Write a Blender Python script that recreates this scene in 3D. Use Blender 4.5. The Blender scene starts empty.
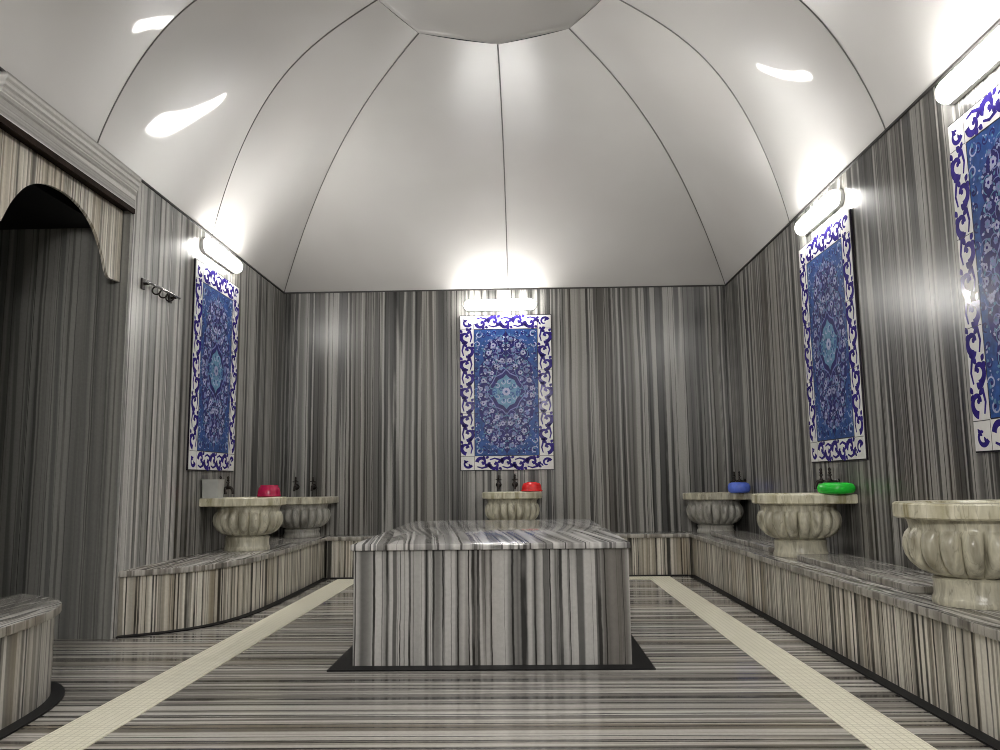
import bpy, bmesh, math, random
from mathutils import Vector, Matrix
PI = math.pi
random.seed(7)
SC = bpy.context.scene
COL = SC.collection

# ------------------------------------------------------------------ room measures (metres)
XL, XR, YB, YN, ZC = -2.163, 1.874, 7.245, -1.6, 2.54   # walls, wall top
YF = 0.62                                               # near end of the vault
XM, YM, ZR = -0.13, 3.93, 3.52                          # vault ring centre / height
AY0, AY1, AZ = 3.14, 4.345, 2.335                       # alcove in left wall
BZ = 0.345                                              # bench top

# ------------------------------------------------------------------ materials
def new_mat(name):
    m = bpy.data.materials.new(name); m.use_nodes = True
    nt = m.node_tree; b = nt.nodes['Principled BSDF']
    return m, nt, b

def math_node(nt, op, a, b=None):
    n = nt.nodes.new('ShaderNodeMath'); n.operation = op
    for i, v in enumerate((a, b)):
        if v is None: continue
        if isinstance(v, (int, float)): n.inputs[i].default_value = v
        else: nt.links.new(v, n.inputs[i])
    return n.outputs[0]

def ramp(nt, fac, stops, interp='LINEAR'):
    r = nt.nodes.new('ShaderNodeValToRGB'); e = r.color_ramp; e.interpolation = interp
    while len(e.elements) < len(stops): e.elements.new(0.5)
    for el, (p, c) in zip(e.elements, stops):
        el.position = p; el.color = (*c, 1) if len(c) == 3 else c
    nt.links.new(fac, r.inputs[0])
    return r.outputs[0]

def mix(nt, fac, a, b, mode='MIX'):
    n = nt.nodes.new('ShaderNodeMix'); n.data_type = 'RGBA'; n.blend_type = mode
    for sock, v in ((n.inputs[0], fac), (n.inputs[6], a), (n.inputs[7], b)):
        if isinstance(v, (int, float)): sock.default_value = v
        elif isinstance(v, tuple): sock.default_value = (*v, 1)
        else: nt.links.new(v, sock)
    return n.outputs[2]

def noise(nt, vec, scale, detail=5, rough=0.6):
    n = nt.nodes.new('ShaderNodeTexNoise'); n.inputs['Scale'].default_value = scale
    n.inputs['Detail'].default_value = detail; n.inputs['Roughness'].default_value = rough
    nt.links.new(vec, n.inputs['Vector'])
    return n.outputs['Fac']

def g(v): return (v, v, v)

def stripe_marble(name, across, along, dark, mid, light, brown, lines=0.8, freq=5.0, slab=0.62,
                  wave=0.005, stretch=0.03, rough=0.28, seed=0.0, tint=0.35, space='world', joint=True, width=1.0, fsm=0.55, ls=1.0):
    """striped marble: the bands change along 'across' and run along 'along'"""
    m, nt, b = new_mat(name)
    if space == 'world':
        pos = nt.nodes.new('ShaderNodeNewGeometry').outputs['Position']
    else:
        pos = nt.nodes.new('ShaderNodeTexCoord').outputs['Object']
    def dot(v):
        n = nt.nodes.new('ShaderNodeVectorMath'); n.operation = 'DOT_PRODUCT'
        nt.links.new(pos, n.inputs[0]); n.inputs[1].default_value = v
        return n.outputs['Value']
    c = dot(across); v = dot(along)
    cell = math_node(nt, 'FLOOR', math_node(nt, 'DIVIDE', math_node(nt, 'ADD', c, 0.21), slab))
    wob = noise(nt, pos, 1.3, 3, 0.5)
    fine = noise(nt, pos, 9.0, 3, 0.5)
    c2 = math_node(nt, 'ADD', c, math_node(nt, 'MULTIPLY', math_node(nt, 'SUBTRACT', wob, 0.5), wave * 4))
    c2 = math_node(nt, 'ADD', c2, math_node(nt, 'MULTIPLY', math_node(nt, 'SUBTRACT', fine, 0.5), wave * 0.5))
    def vec(k, off):
        cb = nt.nodes.new('ShaderNodeCombineXYZ')
        nt.links.new(math_node(nt, 'MULTIPLY', c2, k), cb.inputs[0])
        nt.links.new(math_node(nt, 'MULTIPLY', v, stretch * k * 0.35), cb.inputs[1])
        nt.links.new(math_node(nt, 'ADD', math_node(nt, 'MULTIPLY', cell, 7.31), off + seed), cb.inputs[2])
        return cb.outputs[0]
    base = noise(nt, vec(freq * 1.25, 0.0), 1.0, 2.2, 0.62)
    col = ramp(nt, base, [(0.28, dark), (0.36, mid), (0.40, light), (0.425, light), (0.435, dark), (0.47, dark), (0.48, light), (0.505, light), (0.515, mid), (0.545, dark), (0.56, mid), (0.595, light), (0.62, dark), (0.66, mid), (0.72, light)])
    tn = noise(nt, vec(freq * 0.9, 3.7), 1.0, 2, 0.5)
    tf = ramp(nt, tn, [(0.52, g(0.0)), (0.66, g(tint))])
    col = mix(nt, tf, col, brown)
    fs = noise(nt, vec(freq * 7.0, 17.0), 1.0, 3, 0.6)
    col = mix(nt, fsm, col, ramp(nt, fs, [(0.32, g(0.45)), (0.48, g(0.95)), (0.66, g(1.0))]), 'MULTIPLY')
    bend = noise(nt, vec(2.0, 31.0), 1.0, 2, 0.5)
    jit = noise(nt, pos, 22.0, 2, 0.5)
    c3 = math_node(nt, 'ADD', c2, math_node(nt, 'MULTIPLY', jit, 0.004))
    def veins(d, wmin, wmax, keep, off):
        q = math_node(nt, 'DIVIDE', math_node(nt, 'ADD', c3, off + seed * 0.37), d)
        idx = math_node(nt, 'FLOOR', q); f = math_node(nt, 'FRACT', q)
        wn = nt.nodes.new('ShaderNodeTexWhiteNoise'); wn.noise_dimensions = '1D'
        nt.links.new(math_node(nt, 'ADD', idx, off * 3.1 + seed + 0.5), wn.inputs['W'])
        sp = nt.nodes.new('ShaderNodeSeparateColor'); nt.links.new(wn.outputs['Color'], sp.inputs[0])
        ctr = math_node(nt, 'ADD', math_node(nt, 'MULTIPLY', sp.outputs[0], 0.66), 0.17)
        dist = math_node(nt, 'MULTIPLY', math_node(nt, 'ABSOLUTE', math_node(nt, 'SUBTRACT', f, ctr)), d)
        hw_ = math_node(nt, 'ADD', math_node(nt, 'MULTIPLY', math_node(nt, 'POWER', sp.outputs[1], 2.0), (wmax - wmin) * width), wmin * width)
        r_ = math_node(nt, 'DIVIDE', dist, hw_)
        mr = nt.nodes.new('ShaderNodeMapRange'); mr.interpolation_type = 'SMOOTHSTEP'
        nt.links.new(r_, mr.inputs['Value']); mr.inputs['From Min'].default_value = 0.55; mr.inputs['From Max'].default_value = 1.25
        mr.inputs['To Min'].default_value = 1.0; mr.inputs['To Max'].default_value = 0.0
        return math_node(nt, 'MULTIPLY', mr.outputs[0], math_node(nt, 'LESS_THAN', sp.outputs[2], keep))
    lt = math_node(nt, 'MAXIMUM', veins(0.062 * ls, 0.0022, 0.0065, 0.85, 0.0), math_node(nt, 'MAXIMUM', veins(0.17 * ls, 0.005, 0.017, 0.8, 0.043), math_node(nt, 'MULTIPLY', veins(0.034 * ls, 0.001, 0.003, 0.6, 0.011), 0.6)))
    bpos = nt.nodes.new('ShaderNodeCombineXYZ'); nt.links.new(math_node(nt, 'MULTIPLY', c, 9.0), bpos.inputs[0]); nt.links.new(math_node(nt, 'MULTIPLY', v, 1.6), bpos.inputs[1]); bpos.inputs[2].default_value = seed
    brk = ramp(nt, noise(nt, bpos.outputs[0], 1.0, 3, 0.6), [(0.30, g(0.5)), (0.5, g(1))])
    lt = math_node(nt, 'MULTIPLY', math_node(nt, 'MULTIPLY', lt, brk), lines)
    linecol = mix(nt, tf, (0.010, 0.010, 0.009), (0.040, 0.024, 0.015))
    col = mix(nt, lt, col, linecol)
    grain = noise(nt, pos, 70, 3, 0.6)
    col = mix(nt, 0.16, col, ramp(nt, grain, [(0.3, g(0.25)), (0.7, g(1.0))]), 'MULTIPLY')
    if joint:
        fr = math_node(nt, 'FRACT', math_node(nt, 'DIVIDE', math_node(nt, 'ADD', c, 0.21), slab))
        jf = math_node(nt, 'LESS_THAN', fr, 0.0035 / slab)
        col = mix(nt, math_node(nt, 'MULTIPLY', jf, 0.8), col, (0.015, 0.014, 0.013))
    nt.links.new(col, b.inputs['Base Color'])
    b.inputs['Roughness'].default_value = rough
    b.inputs['Specular IOR Level'].default_value = 0.4
    return m

def plain(name, col, rough=0.4, metal=0.0, var=0.15, scale=30.0, trans=0.0):
    m, nt, b = new_mat(name)
    tc = nt.nodes.new('ShaderNodeTexCoord').outputs['Object']
    n = noise(nt, tc, scale, 3, 0.55)
    c = ramp(nt, n, [(0.3, tuple(x * (1 - var) for x in col)), (0.7, tuple(min(1, x * (1 + var)) for x in col))])
    nt.links.new(c, b.inputs['Base Color'])
    b.inputs['Roughness'].default_value = rough; b.inputs['Metallic'].default_value = metal
    if trans: b.inputs['Transmission Weight'].default_value = trans
    return m

Z = (0, 0, 1)
GD, GM, GL = (0.07, 0.07, 0.067), (0.175, 0.172, 0.163), (0.36, 0.353, 0.33)
BR = (0.15, 0.13, 0.10)
M = {}
M['wall'] = stripe_marble('grey striped wall marble', (1, 1, 0), Z, GD, GM, GL, BR, lines=0.93, freq=3.0, width=1, fsm=0.4)
M['wall_light'] = stripe_marble('pale grey striped wall marble', (1, 1, 0), Z, (0.27, 0.27, 0.257), (0.42, 0.415, 0.395), (0.58, 0.57, 0.545), BR, lines=0.8, freq=3.0, seed=5, width=0.75, ls=1.25)
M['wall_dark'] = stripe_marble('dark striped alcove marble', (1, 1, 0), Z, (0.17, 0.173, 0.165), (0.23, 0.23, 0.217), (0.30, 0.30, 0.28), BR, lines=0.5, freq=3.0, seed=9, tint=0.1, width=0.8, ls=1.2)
M['front'] = stripe_marble('brown veined bench marble', (1, 1, 0), Z, (0.27, 0.25, 0.21), (0.52, 0.49, 0.42), (0.70, 0.67, 0.59), (0.22, 0.165, 0.09), lines=0.95, freq=6.0, seed=2, tint=0.6, slab=1.3, joint=False, width=1.3, fsm=0.25, ls=1.05)
M['front_near'] = stripe_marble('brown veined near bench marble', (1, -1, 0), Z, (0.22, 0.21, 0.19), (0.42, 0.405, 0.37), (0.56, 0.54, 0.50), (0.26, 0.20, 0.12), lines=0.9, freq=4.5, seed=12, tint=0.4, slab=3.1, joint=False, width=1.2, fsm=0.3, ls=1.2)
M['block'] = stripe_marble('bold striped platform marble', (1, 1, 0), Z, (0.13, 0.128, 0.122), (0.33, 0.325, 0.31), (0.52, 0.51, 0.49), (0.16, 0.12, 0.08), lines=0.95, freq=2.9, seed=21, slab=5, joint=False, tint=0.3, width=1.1, fsm=0.3)
M['block_top'] = stripe_marble('white veined platform top marble', (1, 0.12, 0), (0, 1, 0), (0.26, 0.26, 0.255), (0.50, 0.49, 0.48), (0.70, 0.69, 0.67), (0.25, 0.21, 0.17), lines=0.8, freq=3.2, seed=33, wave=0.006, stretch=0.08, slab=9, joint=False, rough=0.1, tint=0.2, width=1.2, ls=1.3)
M['seat'] = stripe_marble('veined seat slab marble', (1, 0.06, 0), (0, 1, 0), (0.24, 0.23, 0.215), (0.42, 0.41, 0.385), (0.60, 0.585, 0.55), (0.24, 0.19, 0.13), lines=0.7, freq=9, seed=41, wave=0.02, stretch=0.2, slab=9, joint=False, rough=0.14, tint=0.3, width=1.0, ls=0.8)
M['seat_back'] = stripe_marble('veined back seat slab marble', (0.1, 1, 0), (1, 0, 0), (0.14, 0.14, 0.13), (0.26, 0.255, 0.24), (0.42, 0.41, 0.39), (0.2, 0.17, 0.12), lines=0.8, freq=9, seed=43, slab=9, joint=False, rough=0.16, width=1)
M['floor'] = stripe_marble('floor marble in crosswise stripes', (0, 1, 0), (1, 0, 0), (0.20, 0.188, 0.172), (0.42, 0.40, 0.37), (0.64, 0.615, 0.57), (0.25, 0.20, 0.12), lines=0.92, freq=3.3, seed=51, slab=0.9, stretch=0.015, wave=0.004, rough=0.13, tint=0.45, joint=False, width=1.4, fsm=0.4, ls=1.15)
M['slab_edge'] = stripe_marble('brown grey slab edge', (1, 1, 0), Z, (0.20, 0.185, 0.16), (0.34, 0.32, 0.285), (0.46, 0.44, 0.40), (0.24, 0.19, 0.13), lines=0.5, freq=2.5, seed=81, slab=9, joint=False, width=0.8)
M['arch'] = stripe_marble('cream striped arch marble', (1, 1, 0), Z, (0.36, 0.33, 0.27), (0.66, 0.62, 0.53), (0.82, 0.78, 0.69), (0.46, 0.37, 0.25), lines=0.7, freq=7, seed=61, slab=5, joint=False, rough=0.3, ls=0.9)
M['cornice'] = stripe_marble('pale lengthwise veined cornice marble', (0, 0, 1), (0, 1, 0), (0.42, 0.41, 0.39), (0.58, 0.57, 0.545), (0.70, 0.69, 0.665), (0.3, 0.28, 0.25), lines=0.25, freq=6, seed=71, slab=5, joint=False, rough=0.35)
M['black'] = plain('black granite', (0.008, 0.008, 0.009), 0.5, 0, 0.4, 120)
M['black'].node_tree.nodes['Principled BSDF'].inputs['Specular IOR Level'].default_value = 0.15
M['brown_dark'] = plain('dark brown lintel stone', (0.020, 0.012, 0.009), 0.7, 0, 0.3, 20)
M['brown_dark'].node_tree.nodes['Principled BSDF'].inputs['Specular IOR Level'].default_value = 0.1

def basin_mat(name, base, warm, dark):
    m, nt, b = new_mat(name)
    tc = nt.nodes.new('ShaderNodeTexCoord').outputs['Object']
    mp = nt.nodes.new('ShaderNodeMapping'); mp.inputs['Scale'].default_value = (4.5, 4.5, 0.9); nt.links.new(tc, mp.inputs[0])
    mp.inputs['Rotation'].default_value = (0.06, 0.08, 0.3)
    n = noise(nt, mp.outputs[0], 2.6, 4, 0.55)
    c = ramp(nt, n, [(0.30, dark), (0.43, base), (0.52, warm), (0.60, base), (0.68, dark), (0.8, warm)])
    v = noise(nt, mp.outputs[0], 4.0, 3, 0.55)
    vf = ramp(nt, v, [(0.485, g(0)), (0.5, g(0.35)), (0.515, g(0))])
    c = mix(nt, vf, c, tuple(x * 0.35 for x in dark))
    nt.links.new(c, b.inputs['Base Color'])
    b.inputs['Roughness'].default_value = 0.28
    bp = nt.nodes.new('ShaderNodeBump'); bp.inputs['Strength'].default_value = 0.15; bp.inputs['Distance'].default_value = 0.01
    nt.links.new(noise(nt, tc, 40, 4, 0.6), bp.inputs['Height']); nt.links.new(bp.outputs[0], b.inputs['Normal'])
    return m
M['basin'] = basin_mat('honey grey basin marble', (0.36, 0.34, 0.265), (0.56, 0.535, 0.42), (0.20, 0.178, 0.12))
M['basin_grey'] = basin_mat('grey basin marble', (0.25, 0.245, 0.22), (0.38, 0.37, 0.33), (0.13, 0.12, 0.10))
M['rim'] = basin_mat('cream basin rim marble', (0.52, 0.49, 0.36), (0.68, 0.65, 0.52), (0.30, 0.265, 0.14))

# vault: white glossy plaster
m, nt, b = new_mat('white satin vault')
tc = nt.nodes.new('ShaderNodeNewGeometry').outputs['Position']
n = noise(nt, tc, 0.9, 3, 0.5)
nt.links.new(ramp(nt, n, [(0.3, (0.52, 0.505, 0.49)), (0.7, (0.60, 0.59, 0.575))]), b.inputs['Base Color'])
b.inputs['Roughness'].default_value = 0.33; b.inputs['Coat Weight'].default_value = 0.3; b.inputs['Coat Roughness'].default_value = 0.035
bp = nt.nodes.new('ShaderNodeBump'); bp.inputs['Strength'].default_value = 0.008; bp.inputs['Distance'].default_value = 0.05
nt.links.new(noise(nt, tc, 2.2, 2, 0.4), bp.inputs['Height']); nt.links.new(bp.outputs[0], b.inputs['Normal'])
M['vault'] = m
M['seam'] = plain('grey vault seam', (0.13, 0.125, 0.12), 0.6)
M['edge'] = plain('dark ceiling edge', (0.03, 0.028, 0.027), 0.6)

# mosaic strip
m, nt, b = new_mat('cream mosaic')
pos = nt.nodes.new('ShaderNodeNewGeometry').outputs['Position']
br = nt.nodes.new('ShaderNodeTexBrick'); br.offset = 0.0
br.inputs['Scale'].default_value = 1.0; br.inputs['Brick Width'].default_value = 0.024; br.inputs['Row Height'].default_value = 0.024
br.inputs['Mortar Size'].default_value = 0.0022
br.inputs['Color1'].default_value = (0.90, 0.87, 0.72, 1); br.inputs['Color2'].default_value = (0.84, 0.81, 0.66, 1); br.inputs['Mortar'].default_value = (0.66, 0.63, 0.50, 1)
nt.links.new(pos, br.inputs['Vector']); nt.links.new(br.outputs['Color'], b.inputs['Base Color'])
b.inputs['Roughness'].default_value = 0.45
M['mosaic'] = m

M['tile_white'] = plain('white glazed tile', (0.74, 0.73, 0.72), 0.3, 0, 0.06, 20)
M['tile_navy'] = plain('cobalt glaze', (0.009, 0.007, 0.12), 0.3, 0, 0.35, 25)
M['tile_purple'] = plain('violet blue glaze', (0.035, 0.022, 0.20), 0.15, 0, 0.3, 25)
M['tile_teal'] = plain('turquoise glaze', (0.024, 0.075, 0.26), 0.3, 0, 0.35, 30)
M['tile_sky'] = plain('pale turquoise glaze', (0.12, 0.26, 0.40), 0.3, 0, 0.3, 30)
M['tile_pale'] = plain('pale lilac glaze', (0.42, 0.44, 0.62), 0.3, 0, 0.12, 25)
M['tile_mid'] = plain('lavender blue glaze', (0.19, 0.22, 0.46), 0.3, 0, 0.2, 25)
M['tile_line'] = plain('black tile outline', (0.015, 0.012, 0.02), 0.3)
for k_ in list(M):
    if k_.startswith('tile_'): M[k_].node_tree.nodes['Principled BSDF'].inputs['Specular IOR Level'].default_value = 0.15
M['bronze'] = plain('dark bronze', (0.022, 0.018, 0.016), 0.32, 0.7, 0.3, 60)
M['chrome'] = plain('dull chrome', (0.42, 0.42, 0.43), 0.2, 1.0, 0.1, 60)
M['lamp_case'] = plain('white lamp housing', (0.75, 0.75, 0.73), 0.35, 0, 0.05)
M['crimson'] = plain('crimson plastic', (0.40, 0.010, 0.06), 0.25, 0, 0.12)
M['red'] = plain('red plastic', (0.68, 0.022, 0.022), 0.25, 0, 0.12)
M['blue'] = plain('blue plastic', (0.10, 0.17, 0.66), 0.25, 0, 0.12)
M['green'] = plain('green plastic', (0.015, 0.50, 0.035), 0.25, 0, 0.12)
M['cloudy'] = plain('cloudy plastic', (0.62, 0.63, 0.60), 0.35, 0, 0.08, 18, 0.35)
M['maroon'] = plain('maroon plastic', (0.06, 0.02, 0.025), 0.4)
LAMP_S = 80.0
m, nt, b = new_mat('lit diffuser')
b.inputs['Base Color'].default_value = (0.9, 0.9, 0.88, 1)
b.inputs['Emission Color'].default_value = (1.0, 0.975, 0.93, 1); b.inputs['Emission Strength'].default_value = LAMP_S
M['lit'] = m

# ------------------------------------------------------------------ mesh helpers
def obj(name, bm, mat, parent=None, smooth=False, angle=None):
    me = bpy.data.meshes.new(name); bm.to_mesh(me); bm.free()
    for x in (mat if isinstance(mat, (list, tuple)) else [mat]): me.materials.append(x)
    if smooth or angle:
        for p in me.polygons: p.use_smooth = True
        if angle: me.set_sharp_from_angle(angle=math.radians(angle))
    o = bpy.data.objects.new(name, me); COL.objects.link(o)
    if parent: o.parent = parent
    return o
def thing(name, label, cat, loc=(0, 0, 0), rotz=0.0, group=None):
    o = bpy.data.objects.new(name, None); COL.objects.link(o); o.empty_display_size = 0.1
    o.location = loc; o.rotation_euler = (0, 0, rotz); o['label'] = label; o['category'] = cat
    if group: o['group'] = group
    return o
def tag(o, label, cat, group=None):
    o['label'] = label; o['category'] = cat
    if group: o['group'] = group
    return o
def struct(name, bm, mat, parent=None, **k):
    o = obj(name, bm, mat, parent, **k); o['kind'] = 'structure'; return o
def dup(root, loc, rotz, label, group=None):
    r = root.copy(); COL.objects.link(r); r.location = loc; r.rotation_euler = (0, 0, rotz); r['label'] = label
    if group: r['group'] = group
    for ch in list(root.children):
        c = ch.copy(); COL.objects.link(c); c.parent = r
        for gch in list(ch.children):
            d = gch.copy(); COL.objects.link(d); d.parent = c
    return r
def B(): return bmesh.new()
def box(bm, x0, x1, y0, y1, z0, z1, bev=0.0, mi=0):
    r = bmesh.ops.create_cube(bm, size=1.0)
    vs = r['verts']
    for v in vs:
        v.co = Vector(((x0 + x1) / 2 + v.co.x * (x1 - x0), (y0 + y1) / 2 + v.co.y * (y1 - y0), (z0 + z1) / 2 + v.co.z * (z1 - z0)))
    fs = list({f for v in vs for f in v.link_faces})
    for f in fs: f.material_index = mi
    if bev:
        es = list({e for v in vs for e in v.link_edges})
        bmesh.ops.bevel(bm, geom=es, offset=bev, segments=2, affect='EDGES', profile=0.5)
def prism(bm, pts, z0, z1, bev=0.0):
    """closed outline pts (x, y) extruded from z0 to z1"""
    lo = [bm.verts.new((x, y, z0)) for x, y in pts]; hi = [bm.verts.new((x, y, z1)) for x, y in pts]
    n = len(pts); fs = [bm.faces.new(lo[::-1]), bm.faces.new(hi)]
    for i in range(n): fs.append(bm.faces.new((lo[i], lo[(i + 1) % n], hi[(i + 1) % n], hi[i])))
    bmesh.ops.recalc_face_normals(bm, faces=fs)
    if bev:
        es = [e for e in fs[1].edges] + [e for e in fs[0].edges]
        bmesh.ops.bevel(bm, geom=es, offset=bev, segments=2, affect='EDGES', profile=0.5)
def tube(bm, pts, rad, seg=8, cap=True):
    pts = [Vector(p) for p in pts]; n = len(pts); rings = []
    if not isinstance(rad, (list, tuple)): rad = [rad] * n
    up = Vector((0, 0, 1)); prev = None
    for i, p in enumerate(pts):
        t = (pts[min(i + 1, n - 1)] - pts[max(i - 1, 0)]).normalized()
        if prev is None:
            a = t.cross(up)
            if a.length < 1e-3: a = t.cross(Vector((1, 0, 0)))
        else: a = prev - t * prev.dot(t)
        a.normalize(); prev = a; bb = t.cross(a)
        rings.append([bm.verts.new(p + (a * math.cos(2 * PI * k / seg) + bb * math.sin(2 * PI * k / seg)) * rad[i]) for k in range(seg)])
    for i in range(n - 1):
        for k in range(seg):
            bm.faces.new((rings[i][k], rings[i][(k + 1) % seg], rings[i + 1][(k + 1) % seg], rings[i + 1][k]))
    if cap: bm.faces.new(rings[0][::-1]); bm.faces.new(rings[-1])
def lathe(bm, prof, seg=48, cx=0.0, cy=0.0, lobes=0, amp=None, close=False):
    """prof: list of (r, z); amp(i) lobe depth"""
    rings = []
    for i, (r, z) in enumerate(prof):
        ring = []
        for k in range(seg):
            a = 2 * PI * k / seg; rr = r
            if lobes and amp and amp[i]:
                rr = r * (1 - amp[i] * (1 - abs(math.sin(lobes * a / 2)) ** 0.55))
            ring.append(bm.verts.new((cx + rr * math.cos(a), cy + rr * math.sin(a), z)))
        rings.append(ring)
    fs = []
    for i in range(len(prof) - 1):
        for k in range(seg):
            fs.append(bm.faces.new((rings[i][k], rings[i][(k + 1) % seg], rings[i + 1][(k + 1) % seg], rings[i + 1][k])))
    if prof[0][0] > 1e-4: fs.append(bm.faces.new(rings[0][::-1]))
    if prof[-1][0] > 1e-4: fs.append(bm.faces.new(rings[-1]))
    bmesh.ops.recalc_face_normals(bm, faces=fs)
def catmull(pts, k=6):
    P = [Vector((*p, 0)[:3]) if len(p) == 2 else Vector(p) for p in pts]; out = []
    P = [2 * P[0] - P[1]] + P + [2 * P[-1] - P[-2]]
    for i in range(1, len(P) - 2):
        for j in range(k):
            t = j / k; a, b_, c, d = P[i - 1:i + 3]
            out.append(0.5 * ((2 * b_) + (c - a) * t + (2 * a - 5 * b_ + 4 * c - d) * t * t + (3 * b_ - a - 3 * c + d) * t ** 3))
    out.append(P[-2]); return out

# ------------------------------------------------------------------ the setting
T = 0.16
bm = B(); box(bm, XL - 1.5, XR + T, YN - T, YB + T, -0.12, 0.0); struct('floor', bm, M['floor'])
bm = B(); box(bm, XL - T, XR + T, YB, YB + T, 0, ZC); struct('wall_back', bm, M['wall'])
bm = B(); box(bm, XR, XR + T, YN, YB, 0, ZC); struct('wall_right', bm, M['wall'])
bm = B(); box(bm, XL - T, XL, 5.06, YB, 0, ZC); wl = struct('wall_left', bm, M['wall'])
bm = B(); box(bm, XL - T, XL, AY1, 5.06, 0, ZC); box(bm, XL - T, XL, YN, AY0, 0, ZC); box(bm, XL - T, XL, AY0, AY1, AZ, ZC)
struct('wall_left', bm, M['wall_light'])
bm = B(); box(bm, XL - T, XR + T, YN - T, YN, 0, ZC); struct('wall_front', bm, M['wall'])
# alcove interior
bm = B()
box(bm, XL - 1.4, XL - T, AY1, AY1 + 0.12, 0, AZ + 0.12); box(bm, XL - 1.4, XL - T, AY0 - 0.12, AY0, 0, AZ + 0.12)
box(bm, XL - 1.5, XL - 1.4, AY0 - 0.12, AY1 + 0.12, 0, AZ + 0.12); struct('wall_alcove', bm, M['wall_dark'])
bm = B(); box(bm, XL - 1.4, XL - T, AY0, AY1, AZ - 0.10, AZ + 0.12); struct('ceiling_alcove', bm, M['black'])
# dark facing on the alcove reveal, 4 mm
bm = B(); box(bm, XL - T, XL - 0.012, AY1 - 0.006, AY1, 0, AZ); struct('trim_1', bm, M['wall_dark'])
bm = B(); box(bm, XL - T, XL - 0.004, AY0, AY1, AZ - 0.006, AZ); struct('trim_2', bm, M['brown_dark'])

# vault -------------------------------------------------------------
side_prof, corn_prof = 'side', 'corner'
def prof(tab, s):
    """point on the vault profile (inset, rise) at parameter s in 0..1"""
    t = s ** 1.5
    if tab == 'side': return t, (1 - (1 - t) ** 3.3) ** 0.9
    return t, 1 - (1 - t) ** 2.5
ys = [YB, 5.48, 3.94, 2.38, YF]
ribs = []
rx, ry = 0.72, 0.85
def ringpt(dx, dy): return (XM + dx, YM + dy, ZR)
ribs.append(((XM + 0.03, YB, ZC), ringpt(0.02, .85), corn_prof))
ribs.append(((XR, YB, ZC), ringpt(.46, .69), corn_prof))
ribs.append(((XR, 5.46, ZC), ringpt(.66, .34), side_prof))
ribs.append(((XR, 3.97, ZC), ringpt(.73, .0), side_prof))
ribs.append(((XR, 2.40, ZC), ringpt(.66, -.34), side_prof))
ribs.append(((XR, YF, ZC), ringpt(.46, -.69), corn_prof))
ribs.append(((XM, YF, ZC), ringpt(.0, -.85), corn_prof))
ribs.append(((XL, YF, ZC), ringpt(-.46, -.69), corn_prof))
ribs.append(((XL, 2.40, ZC), ringpt(-.66, -.34), side_prof))
ribs.append(((XL, 3.93, ZC), ringpt(-.73, .0), side_prof))
ribs.append(((XL, 5.50, ZC), ringpt(-.65, .34), side_prof))
ribs.append(((XL, YB, ZC), ringpt(-.46, .70), corn_prof))
NV, NU = 44, 16
def ribcurve(r):
    a, q, tab = r; out = []
    for j in range(NV + 1):
        t, h = prof(tab, j / NV)
        out.append(Vector((a[0] + (q[0] - a[0]) * t, a[1] + (q[1] - a[1]) * t, a[2] + (q[2] - a[2]) * h)))
    return out
bm = B(); curves = [ribcurve(r) for r in ribs]; nR = len(ribs)
for i in range(nR):
    A, Bc = curves[i], curves[(i + 1) % nR]; grid = []
    for j in range(NV + 1):
        row = []
        for u in range(NU + 1):
            f = u / NU; p = A[j].lerp(Bc[j], f)
            s = -math.sin(PI * f) * math.sin(PI * (0.04 + 0.86 * j / NV)) ** 0.8
            out = Vector((p.x - XM, p.y - YM, 0)); out.normalize()
            p = p + (out * 0.45 + Vector((0, 0, 0.9))) * (0.03 * s)
            row.append(bm.verts.new(p))
        grid.append(row)
    for j in range(NV):
        for u in range(NU):
            bm.faces.new((grid[j][u], grid[j + 1][u], grid[j + 1][u + 1], grid[j][u + 1]))
# recessed flat centre of the vault
lo = [Vector(r[1]) for r in ribs]
hi = [p + Vector((0, 0, 0.03)) for p in lo]
lv = [bm.verts.new(p) for p in lo]; hv = [bm.verts.new(p) for p in hi]
for i in range(nR): bm.faces.new((lv[i], lv[(i + 1) % nR], hv[(i + 1) % nR], hv[i]))
cv = bm.verts.new((XM, YM, ZR + 0.06))
for i in range(nR): bm.faces.new((hv[i], hv[(i + 1) % nR], cv))
# flat part over the entrance
q = [bm.verts.new(p) for p in ((XL - T, YN - T, ZC), (XR + T, YN - T, ZC), (XR + T, YF, ZC), (XL - T, YF, ZC))]; bm.faces.new(q)
ceil = struct('ceiling', bm, M['vault'], smooth=True)
for i, c in enumerate(curves):
    bm = B(); tube(bm, [p + Vector((0, 0, -0.002)) for p in c], 0.0042, 6)
    struct('trim_%d' % (3 + i), bm, M['seam'], smooth=True)
bm = B(); e = 0.011
box(bm, XL, XR, YB - e, YB, ZC - e, ZC); box(bm, XR - e, XR, YF, YB, ZC - e, ZC); box(bm, XL, XL + e, YF, YB, ZC - e, ZC)
struct('trim_15', bm, M['edge'])

# mosaic strips on the floor, a U open to the camera
bm = B(); h = 0.003
box(bm, -1.547, -1.352, YN, 6.70, 0, h); box(bm, 1.02, 1.208, YN, 6.70, 0, h); box(bm, -1.547, 1.208, 6.70, 6.885, 0, h)
struct('trim_16', bm, M['mosaic'])

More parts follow.
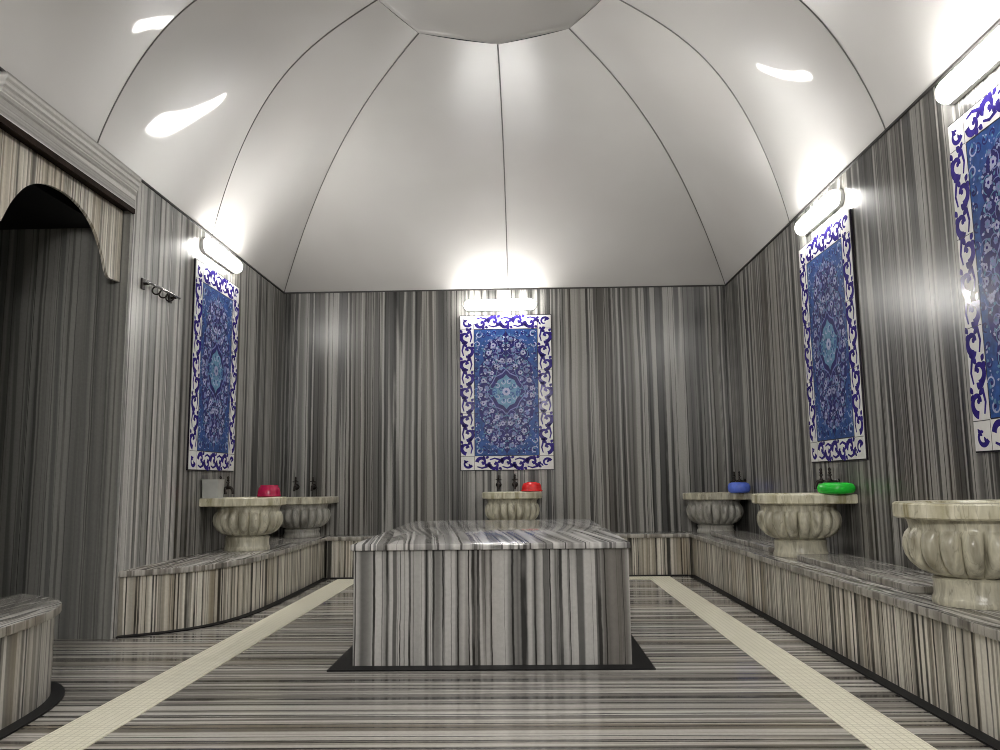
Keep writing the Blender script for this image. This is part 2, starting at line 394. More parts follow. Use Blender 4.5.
# ------------------------------------------------------------------ benches
def offset_path(pts, d):
    out = []; n = len(pts)
    for i, p in enumerate(pts):
        a = Vector(pts[max(i - 1, 0)]); c = Vector(pts[min(i + 1, n - 1)])
        t = (c - a).normalized(); out.append((p[0] - t.y * d, p[1] + t.x * d))
    return out
def bench(name, label, edge, back, front_mat, seat_mat, side):
    """edge: slab front edge path (x, y); back: points closing the outline along the wall"""
    loc = edge[len(edge) // 2]
    t = thing(name, label, 'bench', (loc[0], loc[1], 0))
    L = lambda pts: [(p[0] - loc[0], p[1] - loc[1]) for p in pts]
    lim = lambda P: [(max(x, XL + GP), y) for x, y in P]
    face = lim(offset_path(edge, 0.022 * side)); band = lim(offset_path(edge, -0.028 * side))
    bface = face
    if edge[0][1] == edge[-1][1]:
        clip = lambda P: [(min(max(x, -1.620), 1.366), y) for x, y in P]
        band = clip(band); bface = clip(face)
    bm = B(); prism(bm, L(list(face) + back), 0.0, BZ - 0.034); obj('front_panel', bm, front_mat, t, angle=40)
    bm = B(); prism(bm, L(list(edge) + back), BZ - 0.034, BZ, 0.006); bm.normal_update()
    for f in bm.faces:
        if f.normal.z < 0.5: f.material_index = 1
    obj('seat_slab', bm, [seat_mat, M['slab_edge']], t, angle=40)
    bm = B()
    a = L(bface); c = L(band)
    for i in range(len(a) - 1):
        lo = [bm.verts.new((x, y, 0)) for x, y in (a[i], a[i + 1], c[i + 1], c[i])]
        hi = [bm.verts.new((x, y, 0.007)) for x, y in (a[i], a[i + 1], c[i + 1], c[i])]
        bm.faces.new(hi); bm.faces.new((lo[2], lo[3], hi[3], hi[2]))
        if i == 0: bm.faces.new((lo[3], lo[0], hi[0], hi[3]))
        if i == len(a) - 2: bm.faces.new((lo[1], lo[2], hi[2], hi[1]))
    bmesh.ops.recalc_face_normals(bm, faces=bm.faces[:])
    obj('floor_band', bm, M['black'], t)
    return t, loc
BE = 6.9428; GP = 0.0025
left_edge = [(p.x, p.y) for p in catmull([(-1.662, BE), (-1.658, 6.3), (-1.66, 5.7), (-1.672, 5.3), (-1.71, 4.97), (-1.80, 4.70), (-1.95, 4.51), (XL + GP, 4.37)], 5)]
bench('marble_bench', 'brown veined marble bench along the left wall, curved end meeting the dark alcove', left_edge, [(XL + GP, YB - GP), (-1.662, YB - GP)], M['front'], M['seat'], -1)
near_edge = [(p.x, p.y) for p in catmull([(XL + GP, 3.52), (-2.02, 3.43), (-1.87, 3.31), (-1.775, 3.14), (-1.72, 2.9), (-1.69, 2.5), (-1.68, 1.8), (-1.68, YF)], 5)]
bench('marble_bench', 'near marble bench with rounded end at the left edge of the picture', near_edge, [(XL + GP, YF)], M['front_near'], M['seat'], -1)
right_edge = [(1.4012, YF), (1.4012, 2.5), (1.4012, 4.5), (1.4012, BE)]
tr, rl = bench('marble_bench', 'long straight marble bench along the right wall under three basins', right_edge, [(1.4012, YB - GP), (XR - GP, YB - GP), (XR - GP, YF)], M['front'], M['seat'], -1)
back_edge = [(1.399, BE), (0.5, BE), (-0.8, BE), (-1.660, BE)]
bench('marble_bench', 'narrow marble bench across the back wall behind the central platform', back_edge, [(-1.660, YB - GP), (1.399, YB - GP)], M['front'], M['seat_back'], -1)
# raised seat pad between the two nearer basins of the right bench
def rrect(x0, x1, y0, y1, r, k=6):
    out = []
    for cx, cy, a0 in ((x1 - r, y1 - r, 0), (x0 + r, y1 - r, 90), (x0 + r, y0 + r, 180), (x1 - r, y0 + r, 270)):
        for j in range(k + 1):
            a = math.radians(a0 + 90 * j / k); out.append((cx + r * math.cos(a), cy + r * math.sin(a)))
    return out
for y0, y1 in ((3.27, 4.66), (5.11, 6.72)):
    bm = B(); prism(bm, [(x - rl[0], y - rl[1]) for x, y in rrect(1.515, 1.80, y0, y1, 0.05)], BZ, BZ + 0.030, 0.006)
    bm.normal_update()
    for f in bm.faces:
        if f.normal.z < 0.5: f.material_index = 1
    obj('raised_seat', bm, [M['seat'], M['slab_edge']], tr, angle=40)

# ------------------------------------------------------------------ central platform
KX0, KX1, KY0, KY1, KZ = -0.765, 0.474, 3.642, 5.787, 0.5264
kt = thing('marble_platform', 'large rectangular striped marble platform in the middle of the floor', 'platform', ((KX0 + KX1) / 2, KY0, 0))
kl = lambda x, y: (x - (KX0 + KX1) / 2, y - KY0)
w = (KX1 - KX0) / 2; dpt = KY1 - KY0
bm = B(); box(bm, -w + 0.012, w - 0.008, 0.022, dpt - 0.02, 0, KZ - 0.028); obj('base', bm, M['block'], kt)
bm = B(); box(bm, -w, w, 0, dpt, KZ - 0.028, KZ, 0.007); obj('top_slab', bm, M['block_top'], kt, angle=40)
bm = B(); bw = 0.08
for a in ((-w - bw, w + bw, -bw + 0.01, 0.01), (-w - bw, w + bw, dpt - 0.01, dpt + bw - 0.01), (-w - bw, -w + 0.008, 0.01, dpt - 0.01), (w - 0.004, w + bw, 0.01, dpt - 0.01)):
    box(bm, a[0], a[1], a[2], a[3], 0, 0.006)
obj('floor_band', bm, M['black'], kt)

# ------------------------------------------------------------------ alcove surround: hanging arch slab and cornice
at = thing('alcove_surround', 'cream striped marble arch with scalloped foot and pale cornice over the dark alcove', 'arch', (XL, AY1 - .002, 0))
cy = 3.745
half = [(0, 2.222), (.10, 2.214), (.20, 2.188), (.28, 2.146), (.335, 2.096), (.385, 2.035), (.415, 1.985), (.437, 1.945), (.455, 1.922), (.485, 1.912)]
cur = [(p.x, p.y) for p in catmull(half, 4)]
outl = []
outl.append((AY0 + 0.006, 1.918)); 
for dy, z in reversed(cur): outl.append((cy - dy, z))
for dy, z in cur[1:]: outl.append((cy + dy, z))
outl += [(AY1 - 0.010, 1.918), (AY1 - 0.010, AZ - 0.012), (AY0 + .006, AZ - 0.012)]
bm = B()
fr = [bm.verts.new((-0.05, y - AY1, z)) for y, z in outl]; bk = [bm.verts.new((-0.066, y - AY1, z)) for y, z in outl]
n = len(outl); fs = [bm.faces.new(fr), bm.faces.new(bk[::-1])]
for i in range(n): fs.append(bm.faces.new((fr[i], bk[i], bk[(i + 1) % n], fr[(i + 1) % n])))
bmesh.ops.recalc_face_normals(bm, faces=fs)
bmesh.ops.triangulate(bm, faces=[f for f in bm.faces if len(f.verts) > 4])
obj('arch_panel', bm, M['arch'], at)
bm = B(); box(bm, 0.0015, 0.014, AY0 - AY1, -0.004, 2.308, 2.3375); obj('lintel_edge', bm, M['brown_dark'], at)
# cornice: stepped moulding profile swept along the wall
pr = [(0.0015, 2.338), (0.012, 2.338), (0.012, 2.412), (0.020, 2.418), (0.020, 2.440), (0.026, 2.444), (0.026, 2.462), (0.034, 2.468), (0.034, 2.486), (0.042, 2.494), (0.042, 2.520), (0.0015, 2.520)]
bm = B(); a_ = [bm.verts.new((x, AY0 - AY1, z)) for x, z in pr]; b2 = [bm.verts.new((x, -0.004, z)) for x, z in pr]
n = len(pr); bm.faces.new(a_); bm.faces.new(b2[::-1])
for i in range(n): bm.faces.new((a_[i], a_[(i + 1) % n], b2[(i + 1) % n], b2[i]))
bmesh.ops.recalc_face_normals(bm, faces=bm.faces[:])
obj('cornice', bm, M['cornice'], at)

# ------------------------------------------------------------------ tile panels
PW, PH, PZ0 = 0.8355, 1.405, 0.89
def poly(bm, pts, y, mi):
    vs = [bm.verts.new((x, y, z)) for x, z in pts]
    f = bm.faces.new(vs); f.material_index = mi; f.normal_update()
    if f.normal.y > 0: f.normal_flip()
    return f
def stroke(bm, pts, w0, w1, y, mi):
    P = [Vector((p[0], p[1])) for p in pts]; n = len(P); l = []; r = []
    for i in range(n):
        t = (P[min(i + 1, n - 1)] - P[max(i - 1, 0)]); t = t.normalized() if t.length > 0 else Vector((1, 0))
        f = i / (n - 1); ww = (w0 + (w1 - w0) * f) / 2; nn = Vector((-t.y, t.x))
        l.append(P[i] + nn * ww); r.append(P[i] - nn * ww)
    for i in range(n - 1): poly(bm, [l[i], l[i + 1], r[i + 1], r[i]], y, mi)
def dot(bm, x, z, r, y, mi, k=10): poly(bm, [(x + r * math.cos(2 * PI * i / k), z + r * math.sin(2 * PI * i / k)) for i in range(k)], y, mi)
def flower(bm, x, z, r, y, mp, mc, k=5, a0=0.3):
    for i in range(k):
        a = a0 + 2 * PI * i / k; dot(bm, x + r * 0.62 * math.cos(a), z + r * 0.62 * math.sin(a), r * 0.42, y, mp, 7)
    dot(bm, x, z, r * 0.34, y - 0.0002, mc, 7)
def leaf(bm, x, z, L_, a, y, mi, fat=0.3):
    pts = []
    for i in range(5): t = i / 4; pts.append((t * L_, fat * L_ * math.sin(PI * t)))
    for i in range(3, 0, -1): t = i / 4; pts.append((t * L_, -fat * L_ * math.sin(PI * t) * 0.6))
    ca, sa = math.cos(a), math.sin(a)
    poly(bm, [(x + u * ca - v * sa, z + u * sa + v * ca) for u, v in pts], y, mi)
def scroll(x, z, r, a0, turn, k=16):
    return [(x + r * (1 - 0.62 * i / k) * math.cos(a0 + turn * i / k), z + r * (1 - 0.62 * i / k) * math.sin(a0 + turn * i / k)) for i in range(k + 1)]

BW = 0.128
pt = thing('tile_panel', 'blue floral tile panel on the back wall above the middle basin', 'tile panel', (-0.1274, YB - .0015, PZ0), 0, 'floral tile panels')
hw = PW / 2
bm = B(); box(bm, -hw, hw, -0.010, 0, 0, PH); obj('backing', bm, M['tile_line'], pt)  # plain dark backing behind the tiles, its margin shows as the outline
# border: 0 white, 1 violet, 2 line
bm = B(); e = 0.007
for x0, x1, z0, z1 in ((-hw + e, -hw + BW, e, PH - e), (hw - BW, hw - e, e, PH - e), (-hw + BW, hw - BW, e, BW), (-hw + BW, hw - BW, PH - BW, PH - e)):
    box(bm, x0, x1, -0.014, -0.009, z0, z1, 0, 0)
Y = -0.0146
def run(bm, p0, p1, n, flip):
    d = Vector((p1[0] - p0[0], p1[1] - p0[1])); L_ = d.length; d.normalize(); nn = Vector((-d.y, d.x)); st = L_ / n
    ang = math.atan2(d.y, d.x)
    for i in range(n):
        s = 1 if (i % 2 == 0) ^ flip else -1
        c = Vector(p0) + d * (st * (i + 0.5))
        cx_ = c + nn * (0.010 * s)
        stroke(bm, scroll(cx_.x, cx_.y, st * 0.40, ang + (PI if s > 0 else PI), -s * 1.45 * PI), 0.034, 0.015, Y, 1)
        e0 = c + d * (st * 0.46) + nn * (-0.028 * s)
        stroke(bm, [(c + d * (-st * .38) - nn * (.03 * s)).to_tuple(), (c - nn * (.043 * s)).to_tuple(), e0.to_tuple()], 0.010, 0.018, Y, 1)
        leaf(bm, e0.x, e0.y, 0.046, ang + s * 1.0, Y, 1, 0.42); leaf(bm, e0.x, e0.y, 0.040, ang + s * 2.3, Y, 1, 0.42); leaf(bm, e0.x, e0.y, 0.034, ang - s * 0.4, Y, 1, 0.4)
        f = c + d * (st * 0.05) + nn * (0.006 * s); dot(bm, f.x, f.y, 0.012, Y - 0.0002, 1, 7)
        q_ = c + d * (st * .30) + nn * (.040 * s)
        leaf(bm, q_.x, q_.y, 0.036, ang + s * 0.5, Y, 1, 0.45); leaf(bm, q_.x, q_.y, 0.034, ang + s * 2.4, Y, 1, 0.45)
m_ = BW / 2 + 0.002
run(bm, (-hw + m_, BW + 0.01), (-hw + m_, PH - BW - 0.01), 9, False)
run(bm, (hw - m_, BW + 0.01), (hw - m_, PH - BW - 0.01), 9, True)
run(bm, (-hw + BW + 0.01, m_), (hw - BW - 0.01, m_), 5, False)
run(bm, (-hw + BW + 0.01, PH - m_), (hw - BW - 0.01, PH - m_), 5, True)
for sx in (-1, 1):
    for z in (m_, PH - m_):
        x = sx * (hw - m_)
        stroke(bm, scroll(x, z, 0.042, 0.4 * sx, sx * 1.5 * PI), 0.024, 0.010, Y, 1); leaf(bm, x, z, 0.045, PI / 2 - sx * 0.8, Y, 1); leaf(bm, x - sx * 0.03, z - 0.03, 0.035, 2.2, Y, 1)
for sx in (-1, 1):   # tile joints across the border
    for k in (1, 2):
        z = BW + (PH - 2 * BW) * k / 3; poly(bm, [(sx * (hw - BW), z), (sx * (hw - e), z), (sx * (hw - e), z + .003), (sx * (hw - BW), z + .003)], Y - .0003, 2)
    for z in (BW, PH - BW):
        poly(bm, [(sx * (hw - BW), z - .0015), (sx * (hw - e), z - .0015), (sx * (hw - e), z + .0015), (sx * (hw - BW), z + .0015)], Y - .0003, 2)
    for z0, z1 in ((e, BW), (PH - BW, PH - e)):
        x = sx * (hw - BW); poly(bm, [(x - .0015, z0), (x + .0015, z0), (x + .0015, z1), (x - .0015, z1)], Y - .0003, 2)
obj('border', bm, [M['tile_white'], M['tile_purple'], M['tile_line']], pt)
# field: 0 navy, 1 teal, 2 sky, 3 pale, 4 purple, 5 line
bm = B(); fw, f0, f1 = hw - BW - 0.005, BW + 0.005, PH - BW - 0.005; fm = (f0 + f1) / 2; fh = (f1 - f0) / 2
box(bm, -fw, fw, -0.013, -0.009, f0, f1, 0, 1)
Yf = -0.0134
def fx(u, v): return (u * fw, fm + v * fh)
# cobalt lobed ground (mirrored), spandrels stay turquoise
prof_g = [(0.0, .97), (.10, .90), (.30, .86), (.52, .80), (.68, .70), (.74, .58), (.68, .50), (.80, .44), (.86, .30), (.80, .20), (.90, .12), (.92, 0)]
gp = prof_g + [(u, -v) for u, v in reversed(prof_g[:-1])]
full = [fx(u, v) for u, v in gp] + [fx(-u, v) for u, v in reversed(gp[1:-1])]
poly(bm, full, Yf, 0)
med = [(0, .30), (.10, .24), (.28, .20), (.36, .12), (.46, .06), (.50, 0)]
mp_ = med + [(u, -v) for u, v in reversed(med[:-1])]
for sc, mi, dy in ((1.24, 6, .0002), (1.17, 0, .0004), (0.92, 2, .0006)):
    poly(bm, [fx(u * sc, v * sc) for u, v in mp_] + [fx(-u * sc, v * sc) for u, v in reversed(mp_[1:-1])], Yf - dy, mi)
def both(fn):
    for sx in (-1, 1):
        for sz in (-1, 1): fn(sx, sz)
Yp = Yf - 0.0009
rng = random.Random(5)
motifs = []
spots = [(.16, .84, .055), (.40, .74, .06), (.22, .66, .05), (.55, .62, .06), (.33, .55, .05), (.12, .50, .055), (.58, .46, .05), (.30, .40, .055), (.66, .34, .05),
         (.45, .30, .05), (.16, .37, .045), (.72, .18, .055), (.62, .07, .05), (.80, .05, .045), (.50, .20, .04), (.40, .47, .035), (.47, .82, .035), (.08, .74, .035), (.62, .72, .035)]
def mot(sx, sz):
    for i, (u, v, r) in enumerate(spots):
        x, z = fx(u * sx, v * sz)
        flower(bm, x, z, r * 0.40, Yp, 3 if i % 2 else 6, 4 if i % 2 else 2, 6 if i % 3 else 5, 0.3 * i)
    for i in range(len(spots) - 3):
        u, v, r = spots[i]; a0 = 1.7 * i
        x, z = fx(u * sx, v * sz)
        pts = scroll(x, z, 0.048, a0 if sx > 0 else PI - a0, sx * 1.35 * PI, 12)
        if sz < 0: pts = [(p, 2 * z - q_) for p, q_ in pts]
        stroke(bm, pts, 0.004, 0.007, Yp + 0.0001, 6 if i % 3 else 2)
        leaf(bm, pts[-1][0], pts[-1][1], 0.026, a0 * sx, Yp, 3, 0.4); leaf(bm, pts[5][0], pts[5][1], 0.024, a0 + 2 * sx, Yp, 2, 0.35)
    # stem from the middle
    for vv in ((.98, .33), ):
        stroke(bm, [fx(0.0, vv[0] * sz), fx(0.0, vv[1] * sz)], 0.004, 0.004, Yp, 3)
    for k in range(6):
        x, z = fx(0.012 * sx, (.36 + .1 * k) * sz); leaf(bm, x, z, 0.03, PI / 2 * sz - sx * (0.9), Yp, 3 if k % 2 else 2, 0.3)
    # turquoise spandrel scrolls
    for (u, v, r, a0) in ((.86, .92, .034, 0.5), (.72, .90, .026, 2.0), (.90, .76, .030, 3.0), (.92, .62, .024, 1.0), (.90, .50, .022, 4.0), (.93, .36, .024, 5.0), (.55, .93, .022, 0.0), (.95, .22, .02, 2.0), (.35, .94, .02, 3.3)):
        x, z = fx(u * sx, v * sz)
        stroke(bm, scroll(x, z, r, a0, sx * 1.5 * PI, 12), 0.006, 0.010, Yp, 0 if r < .03 else 3)
        leaf(bm, x, z, r * 0.9, a0 + 1, Yp, 2, 0.4); dot(bm, x, z, r * 0.3, Yp - .0001, 0, 7)
    # medallion filling
    for (u, v, a0) in ((.16, .05, 0.3), (.28, .09, 2.2), (.10, .15, 1.1), (.36, .02, 4.0)):
        x, z = fx(u * sx, v * sz)
        stroke(bm, scroll(x, z, 0.026, a0, sx * 1.5 * PI, 10), 0.005, 0.009, Yp, 3 if v > .06 else 1)
        leaf(bm, x, z, 0.026, a0, Yp, 1, 0.4)
    # outline flecks along the ground edge
    for (u, v) in prof_g[2:]:
        x, z = fx((u - .04) * sx, (v - .02) * sz); leaf(bm, x, z, 0.022, rng.uniform(0, 6), Yp, 3, 0.35)
both(mot)
rg = random.Random(11); extra = []
for k in range(90):
    extra.append((rg.uniform(.05, .97), rg.uniform(.03, .97), rg.uniform(.012, .022), rg.uniform(0, 6.28), rg.choice((3, 3, 6, 2))))
def flecks(sx, sz):
    for u, v, r, a, mi in extra:
        if u < .5 and v < .3: continue
        x, z = fx(u * sx, v * sz); a2 = a if sx > 0 else PI - a
        leaf(bm, x, z, r, a2 * sz, Yp + .0003, mi, 0.36)
both(flecks)
flower(bm, 0, fm, 0.036, Yp - .0002, 3, 1, 8)
for x0, x1, z0, z1 in ((-fw, fw, f0 - .0045, f0 + .001), (-fw, fw, f1 - .001, f1 + .0045), (-fw - .0045, -fw + .001, f0, f1), (fw - .001, fw + .0045, f0, f1)):
    poly(bm, [(x0, z0), (x1, z0), (x1, z1), (x0, z1)], Yf - .0002, 5)
obj('field', bm, [M['tile_navy'], M['tile_teal'], M['tile_sky'], M['tile_pale'], M['tile_purple'], M['tile_line'], M['tile_mid']], pt)
LFT, RGT = PI / 2, -PI / 2
dup(pt, (XL + .0015, 5.6188, PZ0), LFT, 'blue floral tile panel on the left wall beside the wall hook rail')
dup(pt, (XR - .0015, 4.8654, PZ0), RGT, 'blue floral tile panel on the right wall above the green bowl')
dup(pt, (XR - .0015, 2.9682, PZ0), RGT, 'blue floral tile panel cut off by the right edge of the picture')

# ------------------------------------------------------------------ wall lamps
def stadium(w, h, k=10):
    r = h / 2; out = []
    for cx, a0 in ((w / 2 - r, -90), (-w / 2 + r, 90)):
        for j in range(k + 1):
            a = math.radians(a0 + 180 * j / k); out.append((cx + r * math.cos(a), r * math.sin(a)))
    return out
def shell(bm, layers):
    """layers: list of (outline pts (x, z), y)"""
    rings = [[bm.verts.new((x, y, z)) for x, z in pts] for pts, y in layers]; n = len(rings[0])
    for a, c in zip(rings, rings[1:]):
        for i in range(n): bm.faces.new((a[i], a[(i + 1) % n], c[(i + 1) % n], c[i]))
    bm.faces.new(rings[0]); bm.faces.new(rings[-1][::-1])
    bmesh.ops.recalc_face_normals(bm, faces=bm.faces[:])
LW = 0.66
lt = thing('wall_lamp', 'lit white oblong wall lamp above the back wall tile panel', 'lamp', (-0.175, YB, 2.385), 0, 'oblong wall lamps')
bm = B(); shell(bm, [(stadium(LW, 0.102), 0.0), (stadium(LW, 0.102), -0.020), (stadium(LW - 0.006, 0.099), -0.023)]); obj('housing', bm, M['lamp_case'], lt, angle=40)
bm = B(); shell(bm, [(stadium(LW - 0.010, 0.095), -0.023), (stadium(LW - 0.010, 0.095), -0.045), (stadium(LW - 0.03, 0.080), -0.062), (stadium(LW - 0.06, 0.05), -0.072)]); obj('diffuser', bm, M['lit'], lt, smooth=True)
dup(lt, (XL, 5.625, 2.425), LFT, 'lit white oblong wall lamp above the left wall tile panel')
dup(lt, (XR, 4.86, 2.405), RGT, 'lit white oblong wall lamp above the right wall panel over the green bowl')
dup(lt, (XR, 3.05, 2.425), RGT, 'lit white oblong wall lamp at the top right edge of the picture')
dup(lt, (XL, 2.0, 2.425), LFT, 'added unseen fill lamp on the left wall in front of the alcove')  # extra lamp copy outside the view, added for its light
# added soft fill behind the camera, brightens the room; no lamp known there
for lx, ly, lz, rz in ((XM, YN + 0.12, 2.3, 0),):
    ld = bpy.data.lights.new('fill_light', 'AREA'); ld.shape = 'RECTANGLE'; ld.size = 1.2; ld.size_y = 0.3; ld.energy = 110; ld.color = (1, .97, .93)
    lo_ = bpy.data.objects.new('fill_light', ld); COL.objects.link(lo_); lo_.location = (lx, ly, lz); lo_.rotation_euler = (math.radians(78), 0, 0)

# ------------------------------------------------------------------ basins
RR = 0.255
def make_basin(label, mats, loc, rotz, drop=0.0):
    t = thing('marble_basin', label, 'basin', loc, rotz, 'fluted marble basins')
    c = -RR; H = 0.360 - drop
    bm = B()
    lathe(bm, [(0.152, 0.001), (0.154, 0.012), (0.150, 0.026), (0.146, 0.034), (0.145, 0.068 - drop), (0.148, 0.090 - drop), (0.134, 0.101 - drop)], 48, 0, c + 0.006)
    obj('pedestal', bm, mats[0], t, angle=45)
    pf = [(0.122, 0.099), (0.150, 0.106), (0.180, 0.120), (0.205, 0.143), (0.222, 0.172), (0.229, 0.202), (0.227, 0.228), (0.219, 0.250), (0.209, 0.262), (0.204, 0.268), (0.206, 0.285), (0.214, 0.306),
          (0.185, 0.308), (0.180, 0.27), (0.165, 0.21), (0.12, 0.16), (0.05, 0.145), (0.0, 0.143)]
    pf = [(r * 1.03, z - drop) for r, z in pf]
    am = [00.07, .14, .19, .20, .20, .20, .18, .14, .07, 0.0] + [0] * 8
    bm = B(); lathe(bm, pf, 216, 0, c + 0.004, 18, am); obj('bowl', bm, mats[1], t, angle=50)
    N = 72
    def outer(a, d=0.0):
        ca, sa = math.cos(a), math.sin(a); R = RR - d
        if sa <= 0: return (R * ca, c + R * sa)
        k = max(abs(ca), abs(sa)); return (R * ca / k, min(c + R * sa / k, -0.002))
    lay = [(0.008, H - 0.056), (0, H - 0.050), (0, H - 0.006), (0.006, H)]
    bm = B(); rings = []
    rings.append([bm.verts.new((0.195 * math.cos(2 * PI * i / N), c + 0.004 + 0.195 * math.sin(2 * PI * i / N), H - 0.056)) for i in range(N)])
    for d, z in lay: rings.append([bm.verts.new((*outer(2 * PI * i / N, d), z)) for i in range(N)])
    rings.append([bm.verts.new((0.193 * math.cos(2 * PI * i / N), c + 0.004 + 0.193 * math.sin(2 * PI * i / N), H)) for i in range(N)])
    rings.append([bm.verts.new((0.184 * math.cos(2 * PI * i / N), c + 0.004 + 0.184 * math.sin(2 * PI * i / N), H - 0.008)) for i in range(N)])
    rings.append(rings[0])
    for a, b_ in zip(rings, rings[1:]):
        for i in range(N):
            try: bm.faces.new((a[i], a[(i + 1) % N], b_[(i + 1) % N], b_[i]))
            except ValueError: pass
    bmesh.ops.recalc_face_normals(bm, faces=bm.faces[:])
    obj('rim', bm, mats[2], t, angle=35)
    return t
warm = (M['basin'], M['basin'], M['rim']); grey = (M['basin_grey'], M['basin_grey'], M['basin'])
b0 = make_basin('fluted honey grey marble basin on the left bench holding the crimson bowl', warm, (XL, 5.69, BZ), LFT)
dup(b0, (-0.085, YB, BZ), 0, 'fluted marble basin against the back wall, half hidden by the central platform')
dup(b0, (XR, 4.88, BZ), RGT, 'fluted marble basin on the right bench holding the green bowl')
dup(b0, (XR, 3.01, BZ), RGT, 'large fluted marble basin on the right bench cut by the picture edge')
b1 = make_basin('grey fluted marble basin in the back left corner behind another basin', grey, (-1.885, YB, BZ), 0, 0.026)
dup(b1, (XR, 6.98, BZ), RGT, 'grey fluted marble basin in the back right corner beside the blue bowl')

# ------------------------------------------------------------------ taps
def make_tap(label, loc, rotz):
    t = thing('tap', label, 'tap', loc, rotz, 'dark bronze wall taps')
    bm = B(); tmp = B()
    shell(bm, [([(0.026 * math.cos(2 * PI * i / 20), 0.026 * math.sin(2 * PI * i / 20)) for i in range(20)], 0.0),
               ([(0.026 * math.cos(2 * PI * i / 20), 0.026 * math.sin(2 * PI * i / 20)) for i in range(20)], -0.008),
               ([(0.016 * math.cos(2 * PI * i / 20), 0.016 * math.sin(2 * PI * i / 20)) for i in range(20)], -0.016)])
    tmp.free(); obj('wall_plate', bm, M['bronze'], t, angle=40)
    bm = B(); tube(bm, [(p.x, p.y, p.z) for p in catmull([(0, -0.014, 0), (0, -0.035, 0.004), (0, -0.058, 0.008), (0, -0.078, 0.0), (0, -0.086, -0.024), (0, -0.087, -0.038)], 4)],
                    [0.013] * 8 + [0.012] * 4 + [0.010] * 6 + [0.011] * 3, 10); obj('spout', bm, M['bronze'], t, angle=50)
    bm = B(); lathe(bm, [(0.009, 0.008), (0.012, 0.018), (0.007, 0.03), (0.006, 0.052), (0.010, 0.060), (0.006, 0.068), (0.010, 0.078), (0.006, 0.088), (0.0, 0.092)], 14, 0, -0.05)
    tube(bm, [(-0.026, -0.05, 0.046), (0.026, -0.05, 0.046)], 0.0045, 8)
    obj('handle', bm, M['bronze'], t, angle=50)
    return t
TZ = 0.766
tap = make_tap('left dark bronze tap above the back wall basin', (-0.205, YB, TZ), 0)
dup(tap, (-0.062, YB, TZ), 0, 'right dark bronze tap above the back wall basin, beside the red bowl')
dup(tap, (XL, 5.68, TZ), LFT, 'dark bronze tap on the left wall next to the cloudy plastic tub')
dup(tap, (XL, 5.83, TZ), LFT, 'dark bronze tap on the left wall nearer the crimson bowl')
dup(tap, (-2.005, YB, TZ), 0, 'left dark bronze tap above the back left corner basin')
dup(tap, (-1.85, YB, TZ), 0, 'right dark bronze tap above the back left corner basin')
dup(tap, (XR, 7.07, TZ), RGT, 'dark bronze tap on the right wall in the back corner, left of the blue bowl')
dup(tap, (XR, 6.90, TZ), RGT, 'dark bronze tap on the right wall just behind the blue bowl')
dup(tap, (XR, 5.03, TZ), RGT, 'left dark bronze tap on the right wall behind the green bowl')
dup(tap, (XR, 4.89, TZ), RGT, 'right dark bronze tap on the right wall behind the green bowl')

# ------------------------------------------------------------------ bowls (upside down on the rims) and the tub
RZ = BZ + 0.360
def bowl(name, label, mat, x, y, prof_, z=RZ, tilt=0.0):
    bm = B(); lathe(bm, prof_, 40)
    o = obj(name, bm, mat, None, angle=60); o.location = (x, y, z); o.rotation_euler = (tilt, 0, 0)
    return tag(o, label, 'bowl', 'plastic bathing bowls')
def inv(R, H, top, lip=0.006):
    return [(R - 0.006, 0.004), (R - 0.004, 0.0), (R, 0.0), (R + lip, 0.003), (R + lip, 0.008), (R, 0.012), (R - 0.002, 0.02), (R * .97, H * .45), (R * .90, H * .75), (R * .78, H * .93), (top, H), (top - .002, H + .005), (top - .008, H + .005), (top - .010, H - .002), (0, H - .002)]
def pill(R, H):
    return [(0, 0.001), (R * .70, 0.0), (R * .86, H * .04), (R * .96, H * .2), (R, H * .45), (R * .985, H * .62), (R * .93, H * .8), (R * .84, H * .92), (R * .70, H * .97), (R * .67, H), (R * .63, H), (R * .60, H * .95), (0, H * .94)]
bowl('plastic_bowl', 'crimson plastic bowl upside down on the rim of the left basin', M['crimson'], -1.838, 5.905, inv(0.083, 0.078, 0.064, 0.002), RZ + .001)
bowl('plastic_bowl', 'red plastic bowl upside down on the rim of the back wall basin', M['red'], 0.085, 7.115, inv(0.088, 0.075, 0.045), RZ + .001)
bowl('plastic_bowl', 'blue plastic bowl upside down on the back right corner basin', M['blue'], 1.775, 6.745, pill(0.090, 0.085), RZ - .025)
bowl('plastic_bowl', 'bright green plastic bowl upside down on the right wall basin rim', M['green'], 1.768, 4.655, pill(0.102, 0.062), RZ + .001)
tt = thing('plastic_tub', 'cloudy plastic tub standing on the left basin rim under the tile panel', 'tub', (XL + 0.068, 5.495, RZ + .001))
bm = B()
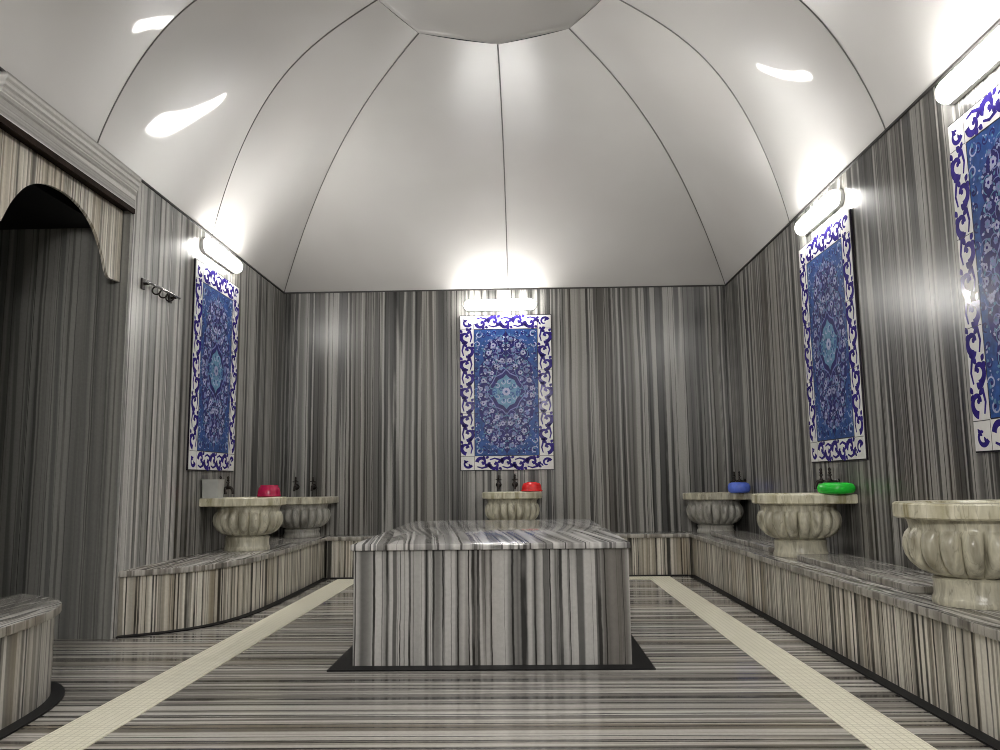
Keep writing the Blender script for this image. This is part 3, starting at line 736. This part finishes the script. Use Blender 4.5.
for (z0, z1, s0, s1) in ((0, 0.122, 0.055, 0.060),):
    lo = [bm.verts.new((x, y, z0)) for x, y in rrect(-s0, s0, -s0, s0, 0.012, 4)]; hi_ = [bm.verts.new((x, y, z1)) for x, y in rrect(-s1, s1, -s1, s1, 0.014, 4)]
    lip_ = [bm.verts.new((x, y, z1 + .004)) for x, y in rrect(-s1 - .003, s1 + .003, -s1 - .003, s1 + .003, 0.016, 4)]
    inn = [bm.verts.new((x, y, z1)) for x, y in rrect(-s1 + .004, s1 - .004, -s1 + .004, s1 - .004, 0.012, 4)]; bot = [bm.verts.new((x, y, 0.006)) for x, y in rrect(-s0 + .004, s0 - .004, -s0 + .004, s0 - .004, 0.010, 4)]
    n = len(lo); bm.faces.new(lo[::-1]); bm.faces.new(bot)
    for a, c in ((lo, hi_), (hi_, lip_), (lip_, inn), (inn, bot)):
        for i in range(n): bm.faces.new((a[i], a[(i + 1) % n], c[(i + 1) % n], c[i]))
bmesh.ops.recalc_face_normals(bm, faces=bm.faces[:])
obj('body', bm, M['cloudy'], tt, angle=40)

# ------------------------------------------------------------------ hook rail on the left wall
ht = thing('hook_rail', 'small dark metal hook rail on the left wall beside the alcove', 'hook rail', (XL, 4.68, 1.945), LFT)
for x in (-0.19, 0.17):
    bm = B(); box(bm, x - 0.02, x + 0.02, -0.012, 0, -0.032, 0.032, 0.003); tube(bm, [(x, -0.01, 0), (x, -0.045, 0)], 0.009, 8)
    obj('bracket', bm, M['bronze'], ht)
bm = B(); tube(bm, [(-0.215, -0.045, 0.006), (0.215, -0.045, 0.006)], 0.008, 10); obj('bar', bm, M['chrome'], ht, smooth=True)
for x in (-0.10, -0.01, 0.08):
    bm = B(); tube(bm, [(x, -0.045 - 0.028 * math.sin(a) * 0.9, -0.018 - 0.024 * math.cos(a) + 0.02 * (a > 4)) for a in [k * 0.4 - 3.1 for k in range(12)]], 0.005, 6); obj('hook', bm, M['bronze'], ht, smooth=True)

# ------------------------------------------------------------------ camera, world
cam = bpy.data.cameras.new('camera'); co = bpy.data.objects.new('camera', cam); COL.objects.link(co)
F = Vector((-0.02501623, 0.99127374, 0.12942394)); R = Vector((0.99957585, 0.02673383, -0.0115506)); U = R.cross(F)
mw = Matrix((R, U, -F)).transposed().to_4x4(); mw.translation = (0, 0, 0.8); co.matrix_world = mw
cam.sensor_width = 36.0; cam.lens = 810.4 * 36 / 1000; cam.clip_start = 0.02
SC.camera = co
SC.cycles.filter_width = 1.0
wd = bpy.data.worlds.new('world'); SC.world = wd; wd.use_nodes = True
wd.node_tree.nodes['Background'].inputs[0].default_value = (0.9, 0.95, 1, 1); wd.node_tree.nodes['Background'].inputs[1].default_value = 0.05
SC.view_settings.view_transform = 'Standard'
SC.view_settings.look = 'None'
SC.view_settings.exposure = -0.15
